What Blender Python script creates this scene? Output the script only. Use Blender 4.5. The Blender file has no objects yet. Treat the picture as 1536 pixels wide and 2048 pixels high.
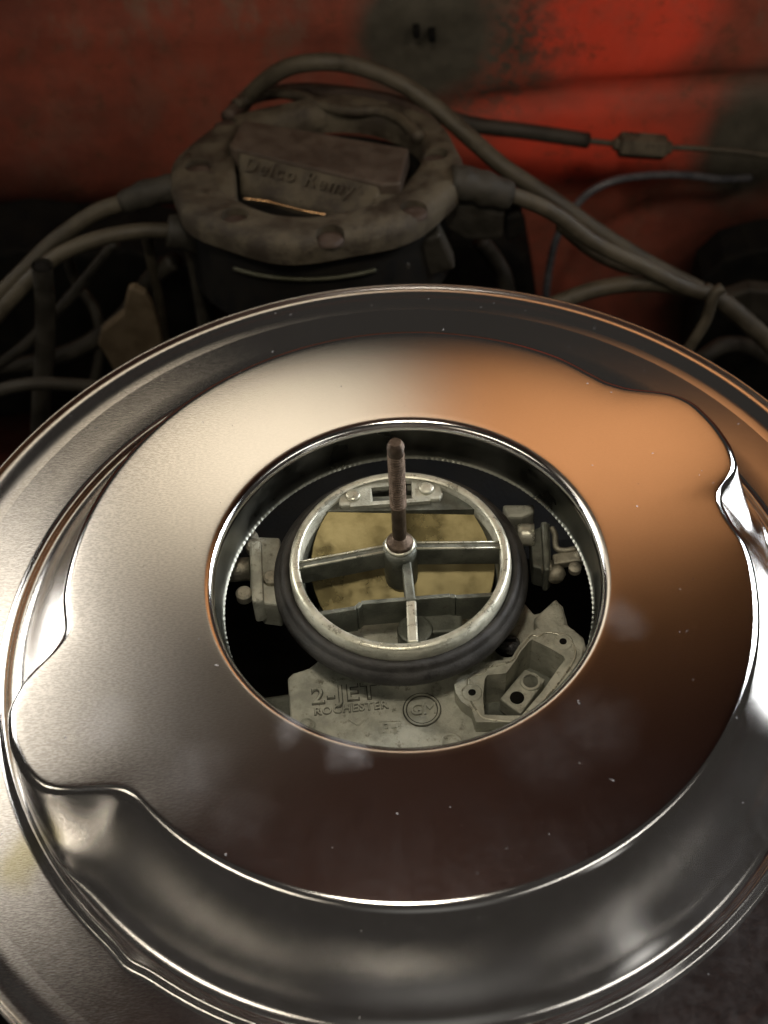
import bpy, math, random
import numpy as np
from mathutils import Vector, Matrix
from mathutils import noise as mnoise
random.seed(3)
rad = math.radians
S = bpy.context.scene
COL = S.collection

# ------------------------------------------------------------------ camera
CAM = Vector((0.0, -0.26925628, 0.38344461))
FW = Vector((-0.01392594, 0.6077234, -0.79402666))
RT = Vector((0.99911639, -0.02303593, -0.03515386))
UP = Vector((0.03965497, 0.7938146, 0.60686561))
FPX = 2900.85                                   # focal length in px of the 1536 x 2048 photograph
cd = bpy.data.cameras.new('camera')
cam = bpy.data.objects.new('camera', cd)
COL.objects.link(cam)
cam.matrix_world = Matrix(((RT.x, UP.x, -FW.x, CAM.x), (RT.y, UP.y, -FW.y, CAM.y), (RT.z, UP.z, -FW.z, CAM.z), (0, 0, 0, 1)))
cd.sensor_fit = 'VERTICAL'
cd.sensor_height = 24.0
cd.lens = FPX / 2048.0 * 24.0
cd.clip_start = 0.01
cd.clip_end = 60
cd.dof.use_dof = True
cd.dof.focus_distance = 0.49
cd.dof.aperture_fstop = 9.0
S.camera = cam

# ------------------------------------------------------------------ world, exposure
w = bpy.data.worlds.new('World')
S.world = w
w.use_nodes = True
bg = w.node_tree.nodes['Background']
bg.inputs[0].default_value = (0.90, 0.80, 0.70, 1)
bg.inputs[1].default_value = 0.036
S.view_settings.view_transform = 'Standard'
S.view_settings.look = 'None'
S.view_settings.exposure = 0
S.view_settings.gamma = 1

# ------------------------------------------------------------------ lamps
def aim(o, at):
    o.rotation_euler = (Vector(at) - o.location).to_track_quat('-Z', 'Y').to_euler()
def area(name, loc, at, sx, sy, power, col):
    l = bpy.data.lights.new(name, 'AREA')
    l.shape = 'RECTANGLE'; l.size = sx; l.size_y = sy; l.energy = power; l.color = col; l.spread = rad(44)
    o = bpy.data.objects.new(name, l); COL.objects.link(o)
    o.location = loc; aim(o, at)
    return o
def spot(name, loc, at, ang, blend, power, col, size=0.03):
    l = bpy.data.lights.new(name, 'SPOT')
    l.spot_size = rad(ang); l.spot_blend = blend; l.energy = power; l.color = col; l.shadow_soft_size = size
    o = bpy.data.objects.new(name, l); COL.objects.link(o)
    o.location = loc; aim(o, at)
    return o
spot('overhead_lamp', (-0.03, -0.16, 0.62), (0.0, 0.08, -0.02), 112, 1.0, 6.2, (1.0, 0.90, 0.74), 0.04)
area('left_lamp', (-0.68, 0.34, 0.30), (-0.1, 0, 0), 0.22, 0.36, 0.42, (1.0, 0.96, 0.90))
area('right_lamp', (0.68, 0.32, 0.26), (0.1, 0, 0), 0.30, 0.34, 1.1, (0.96, 0.98, 1.0))
spot('rear_fill_lamp', (0.30, 0.10, 0.30), (0.16, 0.46, -0.10), 92, 1.0, 2.6, (1.0, 0.86, 0.72), 0.05)  # added fill that brightens the firewall
area('front_fill_lamp', (0.1, -1.5, 0.75), (0, 0, 0), 1.9, 1.1, 0.05, (1.0, 0.98, 0.90))  # added fill for a broad soft reflection on the pan's front wall
area('streak_fill_lamp', (0.95, -0.95, 0.30), (0, 0, 0), 0.10, 0.8, 0.016, (1.0, 0.97, 0.90))  # added upright lamp that draws a streak on the pan wall
area('edge_fill_strip_left', (-0.95, -0.75, 0.95), (0, 0, 0), 1.5, 0.06, 0.30, (1.0, 0.88, 0.70))  # added strips, left and right, for the bright line along the plateau edge
area('edge_fill_strip_right', (0.95, -0.75, 0.95), (0, 0, 0), 1.5, 0.06, 0.19, (1.0, 0.94, 0.84))
# added spots that light the raised hood for its reflections in the pan
spot('added_hood_spot_side', (-0.46, -0.30, 0.02), (-0.33, 0.215, 0.345), 28, 1.0, 60, (1.0, 0.97, 0.92), 0.01)
o = spot('added_hood_spot_cream', (-0.20, -0.30, 0.02), (-0.105, 0.296, 0.28), 12, 0.9, 34, (1.0, 0.91, 0.76), 0.01); o.scale = (2.0, 1, 1)
o = spot('added_hood_spot_orange', (0.20, -0.30, 0.02), (0.105, 0.290, 0.284), 12.5, 0.95, 21, (1.0, 0.88, 0.72), 0.01); o.scale = (2.4, 1, 1)

# ------------------------------------------------------------------ pixel -> place
def ray(px, py):
    return FW + RT * ((px - 768) / FPX) - UP * ((py - 1024) / FPX)
def PZ(px, py, z):
    d = ray(px, py)
    return CAM + d * ((z - CAM.z) / d.z)
def PY(px, py, y):
    d = ray(px, py)
    return CAM + d * ((y - CAM.y) / d.y)

# ------------------------------------------------------------------ material helpers
class NT:
    def __init__(s, name):
        s.m = bpy.data.materials.new(name); s.m.use_nodes = True
        s.t = s.m.node_tree; s.N = s.t.nodes; s.L = s.t.links
        s.b = s.N['Principled BSDF']
        s.co = s.N.new('ShaderNodeNewGeometry').outputs['Position']
    def lk(s, a, b):
        if hasattr(a, 'is_output'): s.L.new(a, b)
        else: b.default_value = a
    def noise(s, scale, detail=4, rough=0.6, vec=None, stretch=None):
        n = s.N.new('ShaderNodeTexNoise'); n.inputs['Scale'].default_value = scale
        n.inputs['Detail'].default_value = detail; n.inputs['Roughness'].default_value = rough
        v = vec if vec is not None else s.co
        if stretch:
            mp = s.N.new('ShaderNodeMapping'); mp.inputs['Scale'].default_value = stretch
            s.L.new(v, mp.inputs['Vector']); v = mp.outputs[0]
        s.L.new(v, n.inputs['Vector'])
        return n.outputs['Fac']
    def noisev(s, scale, detail=3):
        n = s.N.new('ShaderNodeTexNoise'); n.inputs['Scale'].default_value = scale
        n.inputs['Detail'].default_value = detail
        s.L.new(s.co, n.inputs['Vector']); return n.outputs['Color']
    def math(s, op, a, b=0.0, c=None, clamp=False):
        n = s.N.new('ShaderNodeMath'); n.operation = op; n.use_clamp = clamp
        s.lk(a, n.inputs[0]); s.lk(b, n.inputs[1])
        if c is not None: s.lk(c, n.inputs[2])
        return n.outputs[0]
    def vm(s, op, a, b):
        n = s.N.new('ShaderNodeVectorMath'); n.operation = op
        s.lk(a, n.inputs[0]); s.lk(b, n.inputs[1]); return n
    def rng(s, v, a, b, c=0.0, d=1.0, smooth=True):
        n = s.N.new('ShaderNodeMapRange'); n.clamp = True
        if smooth: n.interpolation_type = 'SMOOTHSTEP'
        s.lk(v, n.inputs[0])
        for i, x in zip((1, 2, 3, 4), (a, b, c, d)): n.inputs[i].default_value = x
        return n.outputs[0]
    def mix(s, f, a, b):
        n = s.N.new('ShaderNodeMix'); n.data_type = 'RGBA'
        s.lk(f, n.inputs[0])
        for v, i in ((a, 6), (b, 7)):
            if isinstance(v, tuple): v = (*v, 1) if len(v) == 3 else v
            s.lk(v, n.inputs[i])
        return n.outputs[2]
    def warp(s, amt, scale, detail=3):
        c = s.noisev(scale, detail)
        d = s.vm('SUBTRACT', c, (0.5, 0.5, 0.5)).outputs[0]
        d = s.vm('MULTIPLY', d, (amt, amt, amt)).outputs[0]
        return s.vm('ADD', s.co, d).outputs[0]
    def blob(s, vec, c, r, e0=1.0, e1=0.5):
        d = s.vm('SUBTRACT', vec, tuple(c)).outputs[0]
        d = s.vm('DIVIDE', d, tuple(r)).outputs[0]
        n = s.N.new('ShaderNodeVectorMath'); n.operation = 'LENGTH'; s.L.new(d, n.inputs[0])
        return s.rng(n.outputs['Value'], e1, e0, 1.0, 0.0)
    def bump(s, h, strength, dist=0.001):
        n = s.N.new('ShaderNodeBump'); n.inputs['Strength'].default_value = strength
        n.inputs['Distance'].default_value = dist
        s.lk(h, n.inputs['Height']); s.L.new(n.outputs[0], s.b.inputs['Normal'])
    def set(s, **k):
        names = dict(color='Base Color', rough='Roughness', metal='Metallic', spec='Specular IOR Level', coat='Coat Weight', coatr='Coat Roughness')
        for a, v in k.items():
            if isinstance(v, tuple) and len(v) == 3: v = (*v, 1)
            s.lk(v, s.b.inputs[names[a]])

def grimy(name, c1, c2, rough=0.6, metal=0.0, scale=60, bump=0.4, dist=0.0006, c3=None, spec=0.3):
    n = NT(name)
    f = n.rng(n.noise(scale, 6, 0.65), 0.35, 0.65)
    c = n.mix(f, c1, c2)
    if c3:
        g = n.rng(n.noise(scale * 3.1, 5, 0.7), 0.55, 0.72)
        c = n.mix(g, c, c3)
    n.set(color=c, metal=metal, spec=spec)
    n.set(rough=n.rng(n.noise(scale * 2, 4), 0.3, 0.7, rough - 0.12, min(1, rough + 0.12)))
    n.bump(n.noise(scale * 8, 6, 0.7), bump, dist)
    return n.m

# --- chromed pan
def pan_material():
    n = NT('worn_chrome')
    wv = n.warp(0.018, 45, 5)
    fine = n.noise(2300, 2, 0.6, stretch=(0.33, 1.0, 1.0))
    grain_area = n.math('MULTIPLY', n.rng(n.vm('DOT_PRODUCT', n.co, (1, 0, 0)).outputs['Value'], -0.035, -0.10, 0.10, 1.0), 1.0)
    cloud = n.rng(n.noise(55, 9, 0.8), 0.30, 0.85, smooth=False)
    dust = None
    for (px, py), r, a in (((215, 1440), .011, .24), ((380, 1545), .014, .11), ((575, 1462), .0050, .20), ((690, 1502), .0055, .22),
                           ((1235, 1225), .006, .10), ((1190, 1450), .012, .035), ((470, 1640), .012, .04), ((250, 1360), .024, .07), ((330, 1480), .020, .07), ((1090, 1500), .014, .03)):
        b = n.math('MULTIPLY', n.blob(wv, PZ(px, py, 0), (r, r * 1.1, .02), 1.5, 0.0), a)
        dust = b if dust is None else n.math('MAXIMUM', dust, b)
    low = n.rng(n.vm('DOT_PRODUCT', n.co, (0, -1, -0.9)).outputs['Value'], 0.06, 0.15)     # handled front wall
    dust = n.math('MAXIMUM', dust, n.math('MULTIPLY', low, n.math('MULTIPLY', cloud, 0.11)))
    dust = n.math('MULTIPLY', dust, n.rng(n.noise(210, 9, 0.85), 0.25, 0.75, 0.0, 1.3, smooth=False))
    vo = n.N.new('ShaderNodeTexVoronoi'); vo.inputs['Scale'].default_value = 210; n.L.new(n.warp(0.004, 300, 2), vo.inputs['Vector'])
    specks = n.math('MULTIPLY', n.rng(vo.outputs['Distance'], 0.05, 0.10, 0.5, 0.0), n.rng(n.noise(70, 3), 0.50, 0.62))
    dust = n.math('MAXIMUM', dust, specks)
    stain = n.math('MULTIPLY', n.blob(wv, PZ(60, 1720, -.0445), (.008, .014, .02), 1.2, 0.3), 0.6)
    base = n.mix(n.noise(20, 3), (0.72, 0.71, 0.70), (0.80, 0.79, 0.78))
    gr = n.math('MULTIPLY', n.rng(fine, 0.40, 0.60), n.math('MULTIPLY', grain_area, 0.55))
    base = n.mix(gr, base, (0.42, 0.41, 0.40))
    base = n.mix(stain, base, (0.50, 0.46, 0.22))
    r = n.math('ADD', 0.215, n.math('MULTIPLY', grain_area, 0.045))
    # walls and rolled edges kept a brighter polish than the flats
    nz = n.N.new('ShaderNodeSeparateXYZ'); g = n.N.new('ShaderNodeNewGeometry'); n.L.new(g.outputs['Normal'], nz.inputs[0])
    flat = n.rng(nz.outputs[2], 0.90, 0.995)
    r = n.math('MULTIPLY', r, n.rng(flat, 0, 1, 0.95, 1.0, False))
    gl = n.N.new('ShaderNodeBsdfGlossy'); gl.distribution = 'BECKMANN'
    n.lk(base, gl.inputs['Color']); n.lk(n.math('MULTIPLY', r, 1.0), gl.inputs['Roughness'])
    h = n.math('MULTIPLY', n.math('MULTIPLY', fine, grain_area), flat)
    n.bump(h, 0.25, 0.00015)
    n.L.new(n.b.inputs['Normal'].links[0].from_socket, gl.inputs['Normal'])
    # dust lies on top as a dull film
    d = n.N.new('ShaderNodeBsdfDiffuse'); d.inputs[0].default_value = (0.55, 0.54, 0.56, 1)
    mx = n.N.new('ShaderNodeMixShader'); n.lk(dust, mx.inputs[0]); n.L.new(gl.outputs[0], mx.inputs[1]); n.L.new(d.outputs[0], mx.inputs[2])
    n.L.new(mx.outputs[0], n.N['Material Output'].inputs[0])
    return n.m
M = {}
M['chrome'] = pan_material()
M['collar'] = grimy('dull_plated_steel', (0.16, 0.165, 0.14), (0.24, 0.24, 0.205), 0.36, 1.0, 24, 0.08)
M['cast'] = grimy('cast_aluminium', (0.29, 0.29, 0.235), (0.48, 0.475, 0.39), 0.50, 0.25, 110, 0.6, 0.0007, (0.16, 0.15, 0.11), 0.5)
M['grime'] = grimy('dried_oil_grime', (0.05, 0.048, 0.035), (0.10, 0.098, 0.075), 0.6, 0.0, 110, 0.4)
M['castdark'] = grimy('oily_shaded_cast', (0.07, 0.075, 0.060), (0.15, 0.155, 0.125), 0.45, 0.4, 120, 0.5, 0.0006, (0.07, 0.065, 0.05), 0.5)  # oily metal, darkened further to carry shade on rib sides and throat
M['machined'] = grimy('machined_aluminium', (0.36, 0.355, 0.28), (0.52, 0.505, 0.41), 0.33, 0.6, 140, 0.25, 0.0004, (0.32, 0.30, 0.20), 0.5)
M['brass'] = grimy('zinc_plate_gold', (0.22, 0.18, 0.08), (0.38, 0.32, 0.16), 0.36, 0.85, 40, 0.12, 0.0004)
M['rubber'] = grimy('black_rubber', (0.018, 0.017, 0.016), (0.045, 0.043, 0.040), 0.5, 0.0, 120, 0.5)
M['stud'] = grimy('rusty_steel', (0.070, 0.050, 0.036), (0.135, 0.100, 0.074), 0.42, 0.8, 300, 0.4)
M['steel'] = grimy('grimy_steel', (0.20, 0.19, 0.15), (0.38, 0.35, 0.27), 0.45, 0.7, 200, 0.5, c3=(0.10, 0.08, 0.05))
M['blacksteel'] = grimy('black_oxide_steel', (0.05, 0.05, 0.05), (0.10, 0.10, 0.10), 0.25, 0.6, 200, 0.2)
M['dark'] = grimy('oily_shade_black', (0.003, 0.003, 0.003), (0.008, 0.007, 0.0055), 0.85, 0.0, 60, 0.5, spec=0.12)  # near black; also stands in for shade on the added blocks
M['cap'] = grimy('dusty_brown_plastic', (0.028, 0.021, 0.014), (0.082, 0.068, 0.046), 0.62, 0.0, 55, 0.8, 0.0010, (0.030, 0.021, 0.015))
M['capdark'] = grimy('dark_brown_plastic', (0.036, 0.023, 0.017), (0.058, 0.040, 0.030), 0.6, 0.0, 80, 0.6)
M['lead'] = grimy('dusty_cable_jacket', (0.030, 0.025, 0.017), (0.064, 0.054, 0.037), 0.55, 0.0, 45, 0.4, c3=(0.036, 0.030, 0.02))
M['boot'] = grimy('grey_rubber_boot', (0.018, 0.016, 0.012), (0.034, 0.030, 0.023), 0.6, 0.0, 60, 0.5)
M['bluewire'] = grimy('smooth_black_wire', (0.05, 0.052, 0.06), (0.085, 0.085, 0.09), 0.28, 0.0, 60, 0.1)
M['copper'] = grimy('bare_copper', (0.85, 0.50, 0.24), (0.95, 0.62, 0.34), 0.25, 1.0, 60, 0.1)
M['tan'] = grimy('tan_painted_tin', (0.09, 0.065, 0.038), (0.14, 0.105, 0.065), 0.7, 0.0, 60, 0.5)
M['tarnish'] = grimy('tarnished_clamp', (0.05, 0.05, 0.03), (0.08, 0.078, 0.055), 0.45, 0.5, 120, 0.5)

def firewall_material():
    n = NT('worn_red_paint')
    Y = 0.46
    wv = n.warp(0.035, 26, 6); wv2 = n.warp(0.012, 70, 5)
    red = n.mix(n.rng(n.noise(16, 6, 0.7), 0.3, 0.7), (0.15, 0.045, 0.030), (0.27, 0.066, 0.040))
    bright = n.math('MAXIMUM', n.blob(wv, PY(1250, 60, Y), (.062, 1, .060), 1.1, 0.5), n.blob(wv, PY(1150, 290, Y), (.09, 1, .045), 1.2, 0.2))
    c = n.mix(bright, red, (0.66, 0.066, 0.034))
    wear = n.rng(n.noise(26, 8, 0.75, stretch=(1, 1, 0.6)), 0.47, 0.64, 0.0, 0.85)
    up = n.rng(n.vm('DOT_PRODUCT', n.co, (0, 0, 1)).outputs['Value'], -0.15, -0.085)
    wear = n.math('MULTIPLY', wear, n.rng(up, 0, 1, 0.35, 1.0))
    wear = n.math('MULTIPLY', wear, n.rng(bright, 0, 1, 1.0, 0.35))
    c = n.mix(wear, c, (0.17, 0.105, 0.075))
    rust = n.rng(n.noise(48, 8, 0.8), 0.52, 0.68, 0.0, 0.75)
    c = n.mix(rust, c, (0.10, 0.05, 0.03))
    k = n.math('MAXIMUM', n.blob(wv2, PY(850, 70, Y), (.038, 1, .044), 1.4, 0.8), n.blob(wv2, PY(1500, 300, Y), (.030, 1, .048), 1.5, 0.7))
    k = n.math('MAXIMUM', k, n.math('MULTIPLY', n.blob(wv2, PY(960, 100, Y), (.05, 1, .055), 1.4, 0.3), n.rng(n.noise(130, 6, 0.8), 0.44, 0.56)))
    c = n.mix(k, c, n.mix(n.noise(90, 5), (0.030, 0.027, 0.021), (0.10, 0.09, 0.068)))
    shade_mask = n.math('MAXIMUM', n.blob(wv, PY(20, 660, Y), (.17, 1, .110), 1.6, 0.8), n.blob(wv, PY(1580, 640, Y), (.085, 1, .090), 1.7, 0.7))  # deep shade low on the firewall, painted into the colour
    shade_mask = n.math('MAXIMUM', shade_mask, n.blob(wv, PY(800, 620, Y), (.085, 1, .07), 1.2, 0.6))
    c = n.mix(shade_mask, c, (0.006, 0.005, 0.004))
    n.set(color=c, spec=0.25)
    n.set(rough=n.rng(n.noise(50, 5), 0.3, 0.7, 0.45, 0.75))
    n.bump(n.math('ADD', n.noise(60, 6, 0.7), n.math('MULTIPLY', n.noise(400, 4, 0.7), 0.4)), 0.35, 0.0015)
    return n.m
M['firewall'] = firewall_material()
def unseen_hood_material():
    n = NT('hood_reflection_tones')
    wv = n.warp(0.03, 14, 3)
    x = n.vm('DOT_PRODUCT', wv, (1, 0, 0)).outputs['Value']
    f = n.rng(x, -0.022, 0.042)
    c = n.mix(f, (0.72, 0.66, 0.575), (0.66, 0.31, 0.130))  # cream and orange zones put in for the pan's reflections
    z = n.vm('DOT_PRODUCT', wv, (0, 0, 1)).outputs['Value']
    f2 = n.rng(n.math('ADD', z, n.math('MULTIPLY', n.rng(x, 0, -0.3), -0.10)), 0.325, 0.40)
    c = n.mix(f2, c, (0.13, 0.050, 0.034))  # dark zone put in for the dim maroon reflection
    n.set(color=c, rough=0.7)
    return n.m
M['hood'] = unseen_hood_material()

# ------------------------------------------------------------------ object helpers
def link(name, verts, faces, mat, parent=None, smooth=True, ang=None):
    me = bpy.data.meshes.new(name)
    me.from_pydata([tuple(v) for v in verts], [], faces)
    me.validate(); me.update()
    me.materials.append(M[mat] if isinstance(mat, str) else mat)
    if smooth:
        me.polygons.foreach_set('use_smooth', [True] * len(me.polygons))
        if ang: me.set_sharp_from_angle(angle=rad(ang))
    o = bpy.data.objects.new(name, me); COL.objects.link(o)
    if parent: o.parent = parent
    return o
def bevel(o, wd, seg=2):
    m = o.modifiers.new('bevel', 'BEVEL'); m.width = wd; m.segments = seg; m.limit_method = 'ANGLE'; m.angle_limit = rad(35)
    return o
def tag(o, label=None, cat=None, group=None, kind=None):
    if label: o['label'] = label
    if cat: o['category'] = cat
    if group: o['group'] = group
    if kind: o['kind'] = kind
    return o
def thing(name, label, cat, group=None, loc=(0, 0, 0)):
    o = bpy.data.objects.new(name, None); COL.objects.link(o); o.empty_display_size = 0.01
    o.location = loc
    return tag(o, label, cat, group)
class G:                                                    # geometry collector
    def __init__(s): s.v = []; s.f = []
    def add(s, v, f):
        k = len(s.v); s.v += [Vector(x) for x in v]; s.f += [tuple(i + k for i in q) for q in f]; return s
    def xf(s, m): s.v = [m @ x for x in s.v]; return s
def revolve(prof, n=64, c=(0, 0), z0=0.0, closed=False, cap_top=False, cap_bot=False, rfun=None):
    v, f = [], []
    m = len(prof)
    for j in range(n):
        t = 2 * math.pi * j / n
        for i, (r, z) in enumerate(prof):
            if rfun: r, z = rfun(t, i, r, z)
            v.append((c[0] + r * math.cos(t), c[1] + r * math.sin(t), z0 + z))
    seg = m if closed else m - 1
    for j in range(n):
        k = (j + 1) % n
        for i in range(seg):
            i2 = (i + 1) % m
            f.append((j * m + i, k * m + i, k * m + i2, j * m + i2))
    if cap_top: f.append(tuple(j * m + m - 1 for j in range(n)))
    if cap_bot: f.append(tuple(j * m for j in reversed(range(n))))
    return v, f
def cyl(c, r, z0, z1, n=32, r2=None):
    r2 = r if r2 is None else r2
    return revolve([(r, z0), (r2, z1)], n, c, 0, cap_top=True, cap_bot=True)
def smooth_path(pts, sub=10):
    P = [Vector(p) for p in pts]
    if len(P) < 3: 
        return [P[0].lerp(P[-1], i / sub) for i in range(sub + 1)]
    P = [P[0] * 2 - P[1]] + P + [P[-1] * 2 - P[-2]]
    out = []
    for i in range(1, len(P) - 2):
        a, b, c, d = P[i - 1:i + 3]
        for k in range(sub):
            t = k / sub
            out.append(0.5 * ((2 * b) + (c - a) * t + (2 * a - 5 * b + 4 * c - d) * t * t + (3 * b - a - 3 * c + d) * t ** 3))
    out.append(P[-2]); return out
def tube(pts, r, n=14, sub=10, rf=None, path=True, hollow=False):
    P = smooth_path(pts, sub) if path else [Vector(p) for p in pts]
    v, f = [], []
    t0 = (P[1] - P[0]).normalized()
    a = t0.orthogonal().normalized()
    L = len(P)
    for i, p in enumerate(P):
        t = (P[min(i + 1, L - 1)] - P[max(i - 1, 0)]).normalized()
        a = (a - t * a.dot(t)).normalized(); b = t.cross(a)
        rr = r if rf is None else rf(i / (L - 1))
        for k in range(n):
            q = 2 * math.pi * k / n
            v.append(p + (a * math.cos(q) + b * math.sin(q)) * rr)
    for i in range(L - 1):
        for k in range(n):
            k2 = (k + 1) % n
            f.append((i * n + k, i * n + k2, (i + 1) * n + k2, (i + 1) * n + k))
    if not hollow:
        f.append(tuple(reversed(range(n)))); f.append(tuple((L - 1) * n + k for k in range(n)))
    return v, f
def prism(poly, z0, z1):
    """poly: world xy points, counter-clockwise or not; an upright slab"""
    P = [(p[0], p[1]) for p in poly]
    ar = sum(P[i][0] * P[(i + 1) % len(P)][1] - P[(i + 1) % len(P)][0] * P[i][1] for i in range(len(P)))
    if ar < 0: P = P[::-1]
    n = len(P)
    v = [(x, y, z0) for x, y in P] + [(x, y, z1) for x, y in P]
    f = [tuple(reversed(range(n))), tuple(range(n, 2 * n))] + [(i, (i + 1) % n, n + (i + 1) % n, n + i) for i in range(n)]
    return v, f
def box(c, s):
    x, y, z = c; a, b, d = s[0] / 2, s[1] / 2, s[2] / 2
    return prism([(x - a, y - b), (x + a, y - b), (x + a, y + b), (x - a, y + b)], z - d, z + d)
def carve(o, cutters):
    import bmesh
    cs = []
    for v, f in cutters:
        me = bpy.data.meshes.new('cut'); me.from_pydata([tuple(x) for x in v], [], f)
        bm = bmesh.new(); bm.from_mesh(me); bmesh.ops.recalc_face_normals(bm, faces=bm.faces); bm.to_mesh(me); bm.free()
        c = bpy.data.objects.new('cut', me); COL.objects.link(c); cs.append(c)
        m = o.modifiers.new('cut', 'BOOLEAN'); m.operation = 'DIFFERENCE'; m.object = c; m.solver = 'EXACT'
    me = bpy.data.meshes.new_from_object(o.evaluated_get(bpy.context.evaluated_depsgraph_get()))
    o.modifiers.clear(); o.data = me
    for c in cs: bpy.data.objects.remove(c)
    return o
def bar(p, q, wd, h, up=(0, 0, 1)):
    """beam from p to q; top at the line, width wd, depth h below"""
    p, q, up = Vector(p), Vector(q), Vector(up)
    s = (q - p).cross(up).normalized() * wd / 2
    v = [p - s, p + s, q + s, q - s, p - s - up * h, p + s - up * h, q + s - up * h, q - s - up * h]
    return v, [(0, 1, 2, 3), (7, 6, 5, 4), (0, 4, 5, 1), (1, 5, 6, 2), (2, 6, 7, 3), (3, 7, 4, 0)]
def text_mesh(name, s, size, extrude, mat, parent, origin, xdir, updir, nrm, offset=0.0, bev=0.0, ital=0.0, spacing=1.0):
    c = bpy.data.curves.new(name, 'FONT'); c.body = s; c.size = size; c.extrude = extrude; c.offset = offset
    c.bevel_depth = bev; c.resolution_u = 3; c.shear = ital; c.space_character = spacing
    t = bpy.data.objects.new(name + '_tmp', c); COL.objects.link(t)
    dg = bpy.context.evaluated_depsgraph_get()
    me = bpy.data.meshes.new_from_object(t.evaluated_get(dg))
    bpy.data.objects.remove(t); bpy.data.curves.remove(c)
    me.materials.clear(); me.materials.append(M[mat])
    o = bpy.data.objects.new(name, me); COL.objects.link(o)
    X = Vector(xdir).normalized(); Z = Vector(nrm).normalized(); X = (X - Z * X.dot(Z)).normalized(); Yv = Z.cross(X)
    mt = Matrix(((X.x, Yv.x, Z.x, origin[0]), (X.y, Yv.y, Z.y, origin[1]), (X.z, Yv.z, Z.z, origin[2]), (0, 0, 0, 1)))
    me.transform(mt)
    if parent: o.parent = parent
    return o

# ------------------------------------------------------------------ setting: firewall, engine bay, hood
def build_firewall():
    v, f = [], []
    nx, nz = 160, 110
    for j in range(nz + 1):
        for i in range(nx + 1):
            x = -0.55 + 1.10 * i / nx; z = -0.75 + 0.80 * j / nz
            y = 0.46
            zc = PY(1200, 212, .46).z + 0.012 * math.sin(x * 6)
            if x > 0.02: y += 0.007 * math.exp(-((z - zc) / 0.008) ** 2) * min(1, (x - .02) * 20)      # pressed crease
            zc2 = PY(350, 60, .46).z + 0.02 * (x + .12)
            y -= 0.0025 * math.exp(-((z - zc2) / 0.014) ** 2) * (1 if x < 0.02 else math.exp(-(x - .02) * 40))
            y += 0.012 / (1 + math.exp((z + 0.235) / 0.006))
            y += 0.003 * mnoise.noise(Vector((x * 14, z * 14, 1)))
            v.append((x, y, z))
    for j in range(nz):
        for i in range(nx):
            a = j * (nx + 1) + i
            f.append((a, a + 1, a + nx + 2, a + nx + 1))
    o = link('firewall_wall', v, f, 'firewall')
    tag(o, kind='structure')
build_firewall()
o = link('engine_bay_floor', *box((0, 0.2, -0.62), (1.6, 1.4, 0.02)), 'dark', smooth=False); tag(o, kind='structure')
# dark mass of the engine under the pan
def hood():  # unseen hood, shaped for its reflection in the pan
    v, f = [], []
    nx, ny = 24, 24
    for j in range(ny + 1):
        for i in range(nx + 1):
            x = -0.50 + 1.0 * i / nx; y = 0.335 - 0.355 * j / ny
            v.append((x, y, 0.545 - 0.9 * y))
    for j in range(ny):
        for i in range(nx):
            a = j * (nx + 1) + i; f.append((a, a + 1, a + nx + 2, a + nx + 1))
    o = link('unseen_raised_hood', v, f, 'hood')  # unseen; placed and coloured for its reflection in the pan
    m = o.modifiers.new('thickness', 'SOLIDIFY'); m.thickness = 0.004; m.offset = 1
    tag(o, kind='structure')
hood()

# ------------------------------------------------------------------ the chromed pan
LUG = {}
pts = [(-186, .1108), (-178.5, .1108), (-172.5, .1094), (-170, .1100), (-167, .1150), (-164, .1235), (-160, .1300), (-155, .1325), (-150, .1322), (-146.5, .1300), (-144.3, .1250), (-142, .1175),
       (-139.5, .1120), (-137, .1104), (-133, .1108), (-128, .1112), (0, .1112), (4, .1106), (9, .1084), (13, .1084), (15.2, .1105), (17, .1165), (19, .1205), (23, .1232), (28, .1246), (33.5, .1249), (37, .1225), (40, .1175), (43, .1130),
       (47, .1104), (51, .1104), (58, .1114), (64, .1114), (174, .1108)]
LA = [p[0] for p in pts]; LR = [p[1] for p in pts]
tab = np.interp(np.linspace(-186, 174, 1441), LA, LR)
ker = np.exp(-np.linspace(-2, 2, 21) ** 2); ker /= ker.sum()
tabs = np.convolve(np.r_[tab[-21:-1], tab, tab[1:21]], ker, 'same')[20:-20]
def Rp(t):
    a = math.degrees(t)
    a = (a + 186) % 360
    return float(np.interp(a, np.linspace(0, 360, 1441), tabs)) + .0008 - .0026 * math.sin(t)
ZW = -0.0406
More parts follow.
